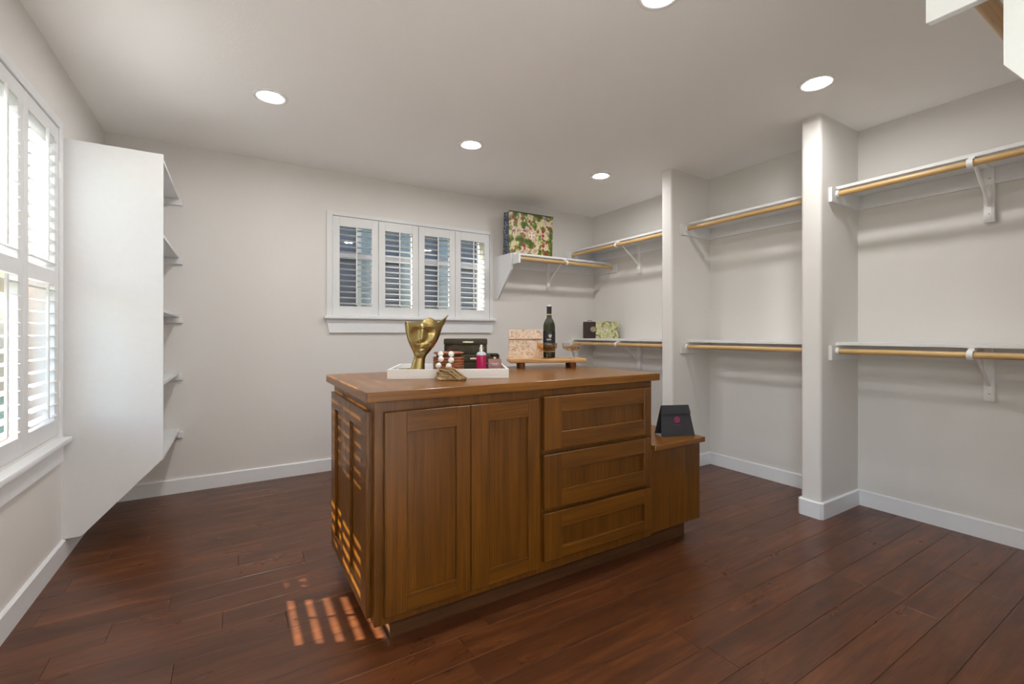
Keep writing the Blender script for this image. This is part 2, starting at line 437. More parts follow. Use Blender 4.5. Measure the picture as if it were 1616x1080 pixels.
# floor: sub floor and single planks
fl = struct(bx('floor', 'subfloor', None, XL - T, XR + T, YF - 0.12, YB + T, -0.06, -0.0135))
PW = 0.1268; ph = (1.401 - YF) % PW
rows = []
y = YF - PW + ph
pr = random.Random(4)
while y < YB:
    y0 = max(y, YF - 0.11); y1 = min(y + PW, YB + 0.05)
    x = XL - 0.02 - pr.random() * 1.1
    while x < XR:
        ln = pr.choice((0.5, 0.75, 0.95, 1.2, 1.2, 1.45))
        a, b = max(x, XL - 0.03), min(x + ln, XR + 0.03)
        if b - a > 0.02 and y1 - y0 > 0.01: rows.append((a, b, y0, y1))
        x += ln
    y += PW
g = 0.0004
for a, b, y0, y1 in rows:
    bm = nb(); w, d = (b - a) / 2 - g, (y1 - y0) / 2 - g; e = 0.0013; t = 0.0135
    lo = [bm.verts.new(p) for p in ((-w, -d, -t), (w, -d, -t), (w, d, -t), (-w, d, -t))]
    mi = [bm.verts.new(p) for p in ((-w, -d, -e), (w, -d, -e), (w, d, -e), (-w, d, -e))]
    hi = [bm.verts.new(p) for p in ((-w + e, -d + e, 0), (w - e, -d + e, 0), (w - e, d - e, 0), (-w + e, d - e, 0))]
    bm.faces.new(hi); bm.faces.new(lo[::-1])
    for L0, L1 in ((lo, mi), (mi, hi)):
        for i in range(4): bm.faces.new((L0[i], L0[(i + 1) % 4], L1[(i + 1) % 4], L1[i]))
    o = obj('plank', bm, 'floor', fl, ((a + b) / 2, (y0 + y1) / 2, 0))

# baseboards
BH, BT = 0.1, 0.014
def base_run(name, p0, p1, nrm):
    """straight baseboard from p0 to p1 with a small top chamfer"""
    (xa, ya), (xb, yb_) = p0, p1
    bm = nb()
    prof = [(0, 0), (BT, 0), (BT, BH - 0.006), (BT - 0.006, BH), (0, BH)]
    A = [bm.verts.new((xa + nrm[0] * d, ya + nrm[1] * d, z)) for d, z in prof]
    B = [bm.verts.new((xb + nrm[0] * d, yb_ + nrm[1] * d, z)) for d, z in prof]
    n = len(prof); bm.faces.new(A); bm.faces.new(B[::-1])
    for i in range(n): bm.faces.new((A[i], B[i], B[(i + 1) % n], A[(i + 1) % n]))
    bmesh.ops.recalc_face_normals(bm, faces=bm.faces[:])
    return struct(obj(name, bm, 'trim'))
base_run('baseboard_left', (XL, YF), (XL, YB), (1, 0))
base_run('baseboard_back', (XL + BT, YB), (XR, YB), (0, -1))
base_run('baseboard_right', (XR, C1[1]), (XR, YB - BT), (-1, 0))
base_run('baseboard_right', (XR, C2[1]), (XR, C1[0]), (-1, 0))
base_run('baseboard_right', (XR, YF), (XR, C2[0]), (-1, 0))
base_run('baseboard_front', (DX1 + 0.09, YF), (XR - BT, YF), (0, 1))
def base_wrap(name, y0, y1):
    """baseboard around three sides of a wing wall, mitred corners"""
    bm = nb(); x0 = 3.0; c = 0.016
    def path(d): return [(XR - BT, y1 + d), (x0 - d + c, y1 + d), (x0 - d, y1 + d - c), (x0 - d, y0 - d + c), (x0 - d + c, y0 - d), (XR - BT, y0 - d)]
    prof = [(0, 0), (BT, 0), (BT, BH - 0.006), (BT - 0.006, BH), (0, BH)]
    rings = []
    for k in range(6):
        rings.append([bm.verts.new((*path(d)[k], z)) for d, z in prof])
    for A, B in zip(rings, rings[1:]):
        for i in range(5): bm.faces.new((A[i], B[i], B[(i + 1) % 5], A[(i + 1) % 5]))
    bm.faces.new(rings[0]); bm.faces.new(rings[-1][::-1])
    bmesh.ops.recalc_face_normals(bm, faces=bm.faces[:])
    return struct(obj(name, bm, 'trim'))
base_wrap('baseboard_wing_1', *C1); base_wrap('baseboard_wing_2', *C2)
# door casing around the doorway
for n_, a in (('trim_1', (DX0 - 0.085, DX0, YF, YF + 0.018, 0, DZ + 0.085)), ('trim_2', (DX1, DX1 + 0.085, YF, YF + 0.018, 0, DZ + 0.085)), ('trim_3', (DX0, DX1, YF, YF + 0.018, DZ, DZ + 0.085))):
    struct(bx(n_, 'trim', None, *a, bev=0.003))

# unseen hall beyond the doorway; lamp and window added to light the closet
hx0, hx1, hy0, hy1 = -1.7, 1.8, -3.0, YF - 0.12
struct(bx('floor_hall', 'carpet', None, hx0, hx1, hy0, hy1, -0.06, 0))
struct(bx('ceiling_hall', 'ceil', None, hx0, hx1, hy0, hy1 + 0.0, H, H + 0.1))
bm = nb(); hw0, hw1, hw2, hw3 = -2.0, -0.25, 0.15, 2.3     # added unseen window: sun on the hall floor bounces into the closet
box(bm, hx0 - 0.1, hx0, hy0, hw0, 0, H); box(bm, hx0 - 0.1, hx0, hw1, hy1, 0, H); box(bm, hx0 - 0.1, hx0, hw0, hw1, 0, hw2); box(bm, hx0 - 0.1, hx0, hw0, hw1, hw3, H)
struct(obj('wall_hall_left', bm, 'wall'))
w3 = struct(link('sun_fill_window', None))  # added to let sun onto the hall floor, never in view
bm = nb()
for a in ((hw0, hw0 + 0.05, hw2, hw3), (hw1 - 0.05, hw1, hw2, hw3), (hw0 + 0.05, hw1 - 0.05, hw2, hw2 + 0.05), (hw0 + 0.05, hw1 - 0.05, hw3 - 0.05, hw3)): box(bm, hx0 - 0.07, hx0 - 0.03, *a)
obj('sash', bm, 'trim', w3)
bx('pane', 'pane', w3, hx0 - 0.052, hx0 - 0.048, hw0 + 0.05, hw1 - 0.05, hw2 + 0.05, hw3 - 0.05)
struct(bx('wall_hall_right', 'wall', None, hx1, hx1 + 0.1, hy0, hy1, 0, H))
struct(bx('wall_hall_end', 'wall', None, hx0 - 0.1, hx1 + 0.1, hy0 - 0.1, hy0, 0, H))
struct(bx('wall_hall_front', 'wall', None, hx0 - 0.1, XL - T, hy1, hy1 + 0.1, 0, H))
hl = thing('hall_fill_lamp', 'added unseen round fill lamp in the hall beyond the doorway', 'lamp', (0.1, -1.3, H))  # unseen lamp added to brighten the closet through the doorway
obj('rim', lathe(nb(), [(0.2, 0), (0.21, -0.03), (0.19, -0.035), (0.19, -0.003), (0.0, -0.003)], 32), 'metal_white', hl, smooth=True)
obj('lens', lathe(nb(), [(0.188, -0.03), (0.12, -0.05), (0, -0.058)], 32), 'hall_fill', hl, smooth=True)

# ------------------------------------------------------------------ windows
def louver_mesh(name, length, axis, depth=0.046, thick=0.008, n=10):
    """elliptic slat along 'x' or 'y', centred, lying flat"""
    bm = nb()
    pts = [(depth / 2 * math.cos(2 * math.pi * k / n), thick / 2 * math.sin(2 * math.pi * k / n)) for k in range(n)]
    prism(bm, pts, axis, -length / 2, length / 2)
    return mesh_of(name, bm, 'shutter', True)

def pane_obj(parent, x0, x1, y0, y1, z0, z1):
    return bx('pane', 'pane', parent, x0, x1, y0, y1, z0, z1)

# left window: two tall shutters with a mid rail
w1 = struct(link('window_1', None))
def casing_left():
    y0, y1, z0, z1 = LW; ci = 0.042
    bm = nb(); x0, x1 = XL - 0.02, XL + 0.014
    box(bm, x0, x1, y1 - ci, y1, z0, z1, 0.002); box(bm, x0, x1, y0, y0 + ci, z0, z1, 0.002)
    box(bm, x0, x1, y0 + ci, y1 - ci, z1 - ci, z1, 0.002)
    obj('casing', bm, 'shutter', w1)
    bm = nb(); box(bm, XL - T, XL + 0.046, y0 - 0.02, y1 + 0.004, 0.586, 0.612, 0.004, 2)
    obj('sill', bm, 'trim', w1, smooth=True)
    bx('apron', 'trim', w1, XL, XL + 0.018, y0, y1 - 0.012, 0.496, 0.586, 0.003)
casing_left()
SX0, SX1 = XL - 0.022, XL + 0.006       # shutter thickness
rails = [(0.634, 0.708), (1.346, 1.410), (2.036, 2.10)]
louv = louver_mesh('louver', 0.322, 'y')
for py0, py1 in ((2.57, 2.988), (2.142, 2.566)):
    st = 0.05; bm = nb()
    box(bm, SX0, SX1, py0, py0 + st, rails[0][0], rails[2][1], 0.0015); box(bm, SX0, SX1, py1 - st, py1, rails[0][0], rails[2][1], 0.0015)
    for a, b in rails: box(bm, SX0, SX1, py0 + st, py1 - st, a, b, 0.0015)
    sh = obj('shutter', bm, 'shutter', w1)
    cy = (py0 + py1) / 2
    for z0, z1 in ((rails[0][1], rails[1][0]), (rails[1][1], rails[2][0])):
        n = 12; p = (z1 - z0) / n
        for k in range(n):
            link('louver', louv, sh, ((SX0 + SX1) / 2, cy, z0 + p * (k + 0.5)), (0, R(5) if z0 < 1 else R(-13), 0))
        bx('tilt_rod', 'shutter', sh, SX1 + 0.012, SX1 + 0.022, cy - 0.006, cy + 0.006, z0 + 0.03, z1 - 0.012, 0.002)
    for hz in (0.85, 1.9):
        yy = 2.988 if py0 > 2.5 else 2.142
        obj('hinge', tube(nb(), [(SX1 + 0.004, yy, hz - 0.04), (SX1 + 0.004, yy, hz + 0.04)], 0.005, 8), 'metal_white', sh, smooth=True)
bm = nb()                                # tan sash behind
sx0, sx1 = XL - 0.135, XL - 0.10
for a in ((oy0, oy0 + 0.05, oz0, oz1), (oy1 - 0.05, oy1, oz0, oz1), (oy0 + 0.05, oy1 - 0.05, oz0, oz0 + 0.05), (oy0 + 0.05, oy1 - 0.05, oz1 - 0.05, oz1), (oy0 + 0.05, oy1 - 0.05, 1.35, 1.40)):
    box(bm, sx0, sx1, *a)
obj('sash', bm, 'tan', w1)
pane_obj(w1, XL - 0.12, XL - 0.116, oy0 + 0.05, oy1 - 0.05, oz0 + 0.05, 1.35)
pane_obj(w1, XL - 0.12, XL - 0.116, oy0 + 0.05, oy1 - 0.05, 1.40, oz1 - 0.05)

# back window: four short shutters
w2 = struct(link('window_2', None))
x0, x1, z0, z1 = BW; ci = 0.044
bm = nb(); ya, yb_ = YB - 0.016, YB + 0.02
box(bm, x0, x0 + ci, ya, yb_, z0, z1, 0.002); box(bm, x1 - ci + 0.008, x1, ya, yb_, z0, z1, 0.002); box(bm, x0 + ci, x1 - ci + 0.008, ya, yb_, z1 - 0.035, z1, 0.002)
obj('casing', bm, 'shutter', w2)
bx('sill', 'trim', w2, x0 - 0.02, x1 + 0.02, YB - 0.05, YB + T, 1.236, 1.262, 0.004, 2, True)
bm = nb(); prism(bm, [(x0 + 0.02, 1.122), (x1 - 0.012, 1.122), (x1 + 0.002, 1.236), (x0 - 0.004, 1.236)], 'y', YB - 0.018, YB)
obj('apron', bm, 'trim', w2)
TY0, TY1 = YB - 0.006, YB + 0.022
panels = [(0.679, 1.050), (1.054, 1.408), (1.412, 1.767), (1.771, 2.134)]
for px0, px1 in panels:
    bm = nb(); op0, op1 = px0 + 0.056, px1 - 0.054; zb_, zt_ = 1.264, 2.081; rz0, rz1 = 1.342, 2.002
    box(bm, px0, op0, TY0, TY1, zb_, zt_, 0.0015); box(bm, op1, px1, TY0, TY1, zb_, zt_, 0.0015)
    box(bm, op0, op1, TY0, TY1, zb_, rz0, 0.0015); box(bm, op0, op1, TY0, TY1, rz1, zt_, 0.0015)
    sh = obj('shutter', bm, 'shutter', w2)
    lm = louver_mesh('louver', op1 - op0 - 0.002, 'x')
    n = 14; p = (rz1 - rz0) / n; cx = (op0 + op1) / 2
    for k in range(n): link('louver', lm, sh, (cx, (TY0 + TY1) / 2, rz0 + p * (k + 0.5)), (R(-6), 0, 0))
    bx('tilt_rod', 'shutter', sh, cx - 0.005, cx + 0.005, TY0 - 0.024, TY0 - 0.014, rz0 + 0.01, rz1 + 0.004, 0.002)
for hx in (0.675, 2.138):
    for hz in (1.37, 1.98):
        obj('hinge', tube(nb(), [(hx, TY0 - 0.014, hz - 0.03), (hx, TY0 - 0.014, hz + 0.03)], 0.004, 8), 'metal_white', w2, smooth=True)
bm = nb()
for a in ((ox0, ox0 + 0.04, pz0, pz1), (ox1 - 0.04, ox1, pz0, pz1), (ox0 + 0.04, ox1 - 0.04, pz0, pz0 + 0.04), (ox0 + 0.04, ox1 - 0.04, pz1 - 0.04, pz1), (1.39, 1.43, pz0 + 0.04, pz1 - 0.04)):
    box(bm, a[0], a[1], YB + 0.10, YB + 0.135, a[2], a[3])
obj('sash', bm, 'creamwall', w2)
pane_obj(w2, ox0 + 0.04, 1.39, YB + 0.115, YB + 0.119, pz0 + 0.04, pz1 - 0.04)
pane_obj(w2, 1.43, ox1 - 0.04, YB + 0.115, YB + 0.119, pz0 + 0.04, pz1 - 0.04)

# ------------------------------------------------------------------ outdoors
lawn = bx('lawn', 'hedge', None, -14, 14, -9, 26, -0.5, -0.35); struct(lawn)
nh = thing('neighbour_house', 'tan stucco house wall seen through the tall left shutters', 'building', (-4.6, 0, -0.35))
bx('wall', 'stucco', nh, -0.3, 0, 0.5, 26, 0, 3.1)
bx('eave', 'creamwall', nh, -0.3, 0.25, 0.4, 26.1, 3.1, 3.25)
for yy in (5.6, 8.6, 14.2, 17.4):
    f = bx('window', 'creamwall', nh, 0, 0.05, yy, yy + 1.1, 1.0, 2.4)
    bx('pane', 'extwin', f, 0.05, 0.06, yy + 0.08, yy + 1.02, 1.08, 2.32)
sb = thing('sun_block_shrub', 'added unseen leafy shrub on the lawn outside the tall shuttered window', 'sun_block_shrub', (-2.15, 3.42, -0.35))  # unseen, added to block sun through the far shutter and trim the floor stripes
bm = nb(); sr = random.Random(8)
for k in range(1500):
    a = sr.uniform(0, 2 * math.pi); zz = sr.uniform(0.4, 2.62); rr = 0.25 * math.sqrt(sr.random()) * (1.0 - 0.35 * abs(zz - 1.5) / 1.2)
    c = Vector((rr * math.cos(a), rr * math.sin(a), zz)); m_ = Euler((sr.uniform(-1, 1), sr.uniform(-1, 1), sr.uniform(0, 6.3))).to_matrix()
    vv = [bm.verts.new(c + m_ @ Vector(q)) for q in ((-0.05, 0, 0), (0, -0.024, 0.006), (0.05, 0, 0), (0, 0.024, 0.006))]
    bm.faces.new(vv)
o = obj('foliage', bm, 'leaf', sb); o['kind'] = 'stuff'
obj('trunk', tube(nb(), [(0, 0, 0), (0.02, 0.01, 1.0), (-0.01, 0, 2.3)], [0.03, 0.024, 0.008], 8), 'bark', sb, smooth=True)
ph_ = thing('patio_house', 'dark slate patio wall with teal panels behind the small shuttered window', 'building', (0, YB + 2.0, -0.35))
bx('wall', 'slate', ph_, -1.5, 8, 0, 0.2, 0, 4.2)
for a, b, mname, nm in ((1.31, 1.36, 'patiotrim', 'post'), (1.36, 1.50, 'teal', 'panel'), (1.87, 1.99, 'teal', 'panel'), (1.99, 2.06, 'patiotrim', 'post'), (2.40, 2.535, 'teal', 'panel'), (2.535, 2.60, 'patiotrim', 'post'), (3.0, 3.05, 'patiotrim', 'post'), (3.07, 3.11, 'patiotrim', 'post'), (3.13, 3.18, 'patiotrim', 'post')):
    bx(nm, mname, ph_, a, b, -0.05, 0, 0, 3.6)
bx('beam', 'patiobeam', ph_, -1.5, 3.6, -0.08, -0.05, 2.40, 2.47)

# ------------------------------------------------------------------ corner shelf unit beside the tall window
cu = thing('corner_shelf_unit', 'tall white corner shelf unit with slanted bottom panel beside the tall shutters', 'shelving', (XL, 3.065, 0))
PT = 0.019; pw = 0.398
poly = [(0.0, 0.101), (0.030, 0.101), (0.068, 0.101), (0.088, 0.118), (pw, 0.443), (pw, 2.081), (0.0, 2.081)]
obj('side_panel', prism(nb(), poly, 'y', 0, PT), 'shelfw', cu)
for zt in (2.072, 1.660, 1.250, 0.852, 0.447):
    bx('shelf', 'shelfw', cu, 0, 0.395, PT, YB - 3.065, zt - PT, zt, 0.001)
    bx('cleat', 'shelfw', cu, 0, 0.416, YB - 3.065 - 0.018, YB - 3.065, zt - PT - 0.042, zt - PT, 0.001)

# ------------------------------------------------------------------ wall shelves with rods
def bracket(parent, x):
    """wall bracket: plate on a wood block, diagonal brace, rod hook (local: wall y=0, depth -y, shelf underside z=0)"""
    b = bx('bracket', 'metal_white', parent, x - 0.021, x + 0.021, -0.034, 0, -0.292, 0, 0.002)
    bm = nb(); box(bm, x - 0.012, x + 0.012, -0.037, -0.034, -0.285, -0.002, 0.0005); box(bm, x - 0.012, x + 0.012, -0.30, -0.037, -0.005, -0.001)
    obj('bracket_plate', bm, 'metal_white', b)
    obj('brace', tube(nb(), [(x, -0.037, -0.205), (x, -0.10, -0.15), (x, -0.285, -0.012)], 0.008, 8), 'metal_white', b, smooth=True)
    hk = [(x, -0.33 + 0.021 * math.cos(R(a)), -0.036 + 0.021 * math.sin(R(a))) for a in range(60, 331, 15)]
    bm = nb(); n = len(hk)
    A = [[bm.verts.new((x + s, p[1] + q * (p[1] + 0.33) / 0.021, p[2] + q * (p[2] + 0.036) / 0.021)) for s, q in ((-0.012, 0), (0.012, 0), (0.012, 0.003), (-0.012, 0.003))] for p in hk]
    for a, c in zip(A, A[1:]):
        for i in range(4): bm.faces.new((a[i], a[(i + 1) % 4], c[(i + 1) % 4], c[i]))
    bm.faces.new(A[0]); bm.faces.new(A[-1][::-1]); bmesh.ops.recalc_face_normals(bm, faces=bm.faces[:])
    box(bm, x - 0.012, x + 0.012, -0.322, -0.28, -0.016, -0.001)
    obj('rod_hook', bm, 'metal_white', b)
    for zz in (-0.06, -0.25):
        obj('screw', lathe(nb(), [(0.004, 0), (0.003, 0.0015), (0, 0.002)], 8), 'steel', b, (x + 0.003, -0.0371, zz), (R(90), 0, 0))
    return b

SD = 0.304; CL = 0.392; CH = 0.089
def wall_shelf(label, loc, rz, L, brackets=(), cleats=(True, True), endpanel=None, group=None):
    t = thing('wall_shelf', label, 'shelf', loc, rz, group)
    x0 = 0.0; x1 = L
    bx('shelf_board', 'shelfw', t, x0, x1, -SD, 0, 0, 0.019, 0.0015)
    bx('ledger', 'shelfw', t, x0 + (0.019 if cleats[0] else 0), x1 - (0.019 if cleats[1] else 0), -0.019, 0, -CH, 0, 0.001)
    if cleats[0]: bx('end_cleat', 'shelfw', t, x0, x0 + 0.019, -CL, 0, -CH, 0, 0.001)
    if cleats[1]: bx('end_cleat', 'shelfw', t, x1 - 0.019, x1, -CL, 0, -CH, 0, 0.001)
    for b in brackets: bracket(t, b)
    if endpanel:
        side, pts = endpanel
        xa = x0 - 0.019 if side == 0 else x1
        obj('end_panel', prism(nb(), pts, 'x', xa, xa + 0.019), 'shelfw', t)
    return t

def rod(label, loc, rz, L, split=None):
    t = thing('closet_rod', label, 'rod', loc, rz, 'wooden hanging rods')
    r = 0.0165; yc, zc = -0.33, -0.036
    segs = [(0.024, L - 0.024)] if not split else [(0.024, split), (split, L - 0.024)]
    for a, b in segs:
        obj('pole', tube(nb(), [(a, yc, zc), (b, yc, zc)], r, 20), 'rod', t, smooth=True)
    for xa in (0.0192, L - 0.0192 - 0.014):
        obj('rod_socket', tube(nb(), [(xa, yc, zc), (xa + 0.014, yc, zc)], 0.021, 20), 'metal_white', t, smooth=True)
    return t

ZU, ZL, ZB = 2.007, 1.043, 1.858
rz = R(-90)
runs = [('A', YB, YB - C1[1], (YB - 3.225,)), ('B', C1[0], C1[0] - C2[1], ()), ('C', C2[0], C2[0] - YF, (C2[0] - 0.748,))]
desc = {'A': 'in the bay against the back wall corner', 'B': 'in the narrow bay between the two wing walls', 'C': 'in the wide bay past the wing walls'}
for nm, ys, L, br in runs:
    for zz, lv in ((ZU, 'upper'), (ZL, 'lower')):
        wall_shelf('%s white wall shelf %s' % (lv, desc[nm]), (XR, ys, zz), rz, L, br)
        rod('wooden hanging rod under the %s shelf %s' % (lv, desc[nm]), (XR, ys, zz), rz, L, br[0] if br else None)
# back wall shelf from the right wall to its slanted end panel beside the window
bxs = 2.233
wall_shelf('white shelf with slanted end panel beside the small window on back wall', (bxs, YB, ZB), 0.0, XR - bxs, (2.833 - bxs,),
           endpanel=(0, [(0, 0.018), (-0.283, 0.018), (-0.283, -0.139), (-0.026, -0.406), (0, -0.406)]))
rod('wooden hanging rod under the back wall shelf holding the floral bag', (bxs, YB, ZB), 0.0, XR - bxs, 2.93 - bxs)
# front wall shelf beside the doorway
fx = 1.239
wall_shelf('white shelf with long end panel on the wall beside the doorway', (XR, YF, ZB), R(180), XR - fx, (1.2,),
           endpanel=(1, [(0, 0.018), (-0.275, 0.018), (-0.275, -0.24), (-0.045, -0.60), (0, -0.60)]))
rod('wooden hanging rod on the wall beside the doorway', (XR, YF, ZB), R(180), XR - fx, 1.2)

# ------------------------------------------------------------------ ceiling downlights
n_ = {(0, 0): 'beside the doorway, over bare floor', (1, 0): 'over the front of the island', (2, 0): 'near the second wing wall',
      (0, 1): 'near the corner shelf unit', (1, 1): 'in front of the small window', (2, 1): 'near the first wing wall'}
for i, X in enumerate((0.17, 1.413, 2.624)):
    for j, Y in enumerate((1.21, 2.868)):
        t = thing('downlight', 'round white recessed ceiling downlight ' + n_[(i, j)], 'downlight', (X, Y, H), 0, 'recessed ceiling downlights')
        obj('trim_ring', lathe(nb(), [(0.088, 0.0), (0.088, -0.005), (0.084, -0.007), (0.062, -0.004), (0.056, 0.0)], 40), 'metal_white', t, smooth=True)
        obj('lens', lathe(nb(), [(0.0585, -0.0015), (0.0, -0.0015)], 40), 'lens', t)

# ------------------------------------------------------------------ the island
IX0, IX1, IY0, IY1 = 0.410, 1.786, 1.583, 2.32
isl = thing('island_cabinet', 'brown oak island cabinet with two front doors and three drawers', 'cabinet', (IX0, IY0, 0))
def I(name, mat, x0, x1, y0, y1, z0, z1, bev=0.0015, parent=isl):
    return bx(name, mat, parent, x0 - IX0, x1 - IX0, y0 - IY0, y1 - IY0, z0, z1, bev)
I('body', 'oak_z', IX0, IX1, IY0, IY1, 0.1, 0.881)
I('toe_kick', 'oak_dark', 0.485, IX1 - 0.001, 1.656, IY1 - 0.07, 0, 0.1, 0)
def shaker(name, parent, axis, a0, a1, z0, z1, face, ia0, ia1, iz0, iz1, out, t=0.02, grain_v=True):
    """framed front with recessed centre panel; axis 'x' lies in an XZ plane, axis 'y' in a YZ plane"""
    def bb(bm, p0, p1, q0, q1, d0, d1, bev):
        lo, hi = sorted((face + out * d0, face + out * d1))
        if axis == 'x': box(bm, p0 - IX0, p1 - IX0, lo - IY0, hi - IY0, q0, q1, bev)
        else: box(bm, lo - IX0, hi - IX0, p0 - IY0, p1 - IY0, q0, q1, bev)
    bm = nb(); bb(bm, a0 + 0.002, a1 - 0.002, z0 + 0.002, z1 - 0.002, 0, 0.007, 0)
    fr = obj(name, bm, 'oak_z', parent)
    for p0, p1 in ((a0, ia0), (ia1, a1)):
        bm = nb(); bb(bm, p0, p1, z0, z1, 0.007, t, 0.0015); obj('stile', bm, 'oak_z', fr)
    for q0, q1 in ((z0, iz0), (iz1, z1)):
        bm = nb(); bb(bm, ia0, ia1, q0, q1, 0.007, t - 0.0003, 0.001); obj('rail', bm, 'oak_x' if axis == 'x' else 'oak_y', fr)
    return fr
FY = IY0
shaker('door', isl, 'x', 0.441, 0.7685, 0.132, 0.842, FY, 0.519, 0.711, 0.192, 0.769, -1)
shaker('door', isl, 'x', 0.7715, 1.089, 0.132, 0.842, FY, 0.848, 1.034, 0.192, 0.774, -1)
for z0, z1, p0, p1 in ((0.622, 0.848, 0.694, 0.778), (0.374, 0.602, 0.443, 0.530), (0.152, 0.354, 0.197, 0.282)):
    shaker('drawer_front', isl, 'x', 1.112, 1.758, z0, z1, FY, 1.203, 1.71, p0, p1, -1, t=0.024)
shaker('side_door', isl, 'y', 1.618, 1.9625, 0.118, 0.842, IX0, 1.70, 1.885, 0.19, 0.77, -1)
shaker('side_door', isl, 'y', 1.9655, 2.285, 0.118, 0.842, IX0, 2.045, 2.20, 0.19, 0.77, -1)

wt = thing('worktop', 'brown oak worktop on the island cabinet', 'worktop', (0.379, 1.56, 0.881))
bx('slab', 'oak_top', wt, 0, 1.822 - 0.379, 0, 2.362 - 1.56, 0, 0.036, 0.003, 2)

be = thing('end_bench', 'low oak bench cabinet at the end of the island', 'bench', (IX1 + 0.0005, IY0, 0))
B_ = lambda name, mat, x0, x1, y0, y1, z0, z1, bev=0.001: bx(name, mat, be, x0 - IX1, x1 - IX1, y0 - IY0, y1 - IY0, z0, z1, bev)
B_('body', 'oak_z', IX1 + 0.0, 2.165, IY0 + 0.012, IY1, 0.112, 0.529)
B_('front_panel', 'oak_z', IX1 + 0.0, 2.040, IY0, IY0 + 0.012, 0.112, 0.529, 0.0006)
B_('front_panel', 'oak_z', 2.041, 2.165, IY0, IY0 + 0.012, 0.112, 0.529, 0.0006)
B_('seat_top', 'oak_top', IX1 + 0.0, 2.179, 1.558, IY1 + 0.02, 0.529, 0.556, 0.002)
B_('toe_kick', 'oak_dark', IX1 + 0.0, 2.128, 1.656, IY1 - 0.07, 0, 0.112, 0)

# ------------------------------------------------------------------ things on the island
PHI = math.atan2(1.742 - 1.97, 1.046 - 0.565)       # tray turned towards the doorway
tr = thing('tray', 'white rectangular serving tray on the island worktop', 'tray', (0.565, 1.97, TOP), PHI)
TW, TD, TH = 0.532, 0.38, 0.042
bx('bottom', 'tray', tr, 0, TW, 0, TD, 0, 0.009, 0.001)
for nm_, a in (('side', (0, TW, 0, 0.011)), ('side', (0, TW, TD - 0.011, TD)), ('side', (0, 0.011, 0.011, TD - 0.011)), ('side', (TW - 0.011, TW, 0.011, TD - 0.011))):
    bx(nm_, 'tray', tr, a[0], a[1], a[2], a[3], 0.009, TH, 0.001)
TM = Matrix.Translation((0.565, 1.97, TOP)) @ Matrix.Rotation(PHI, 4, 'Z')
def on_tray(x, y, z=0.0095): return TM @ Vector((x, y, z))
def face_cam(p, extra=0.0): return math.atan2(p[0], -p[1]) + math.pi + extra if False else -math.atan2(p[0], p[1]) + extra

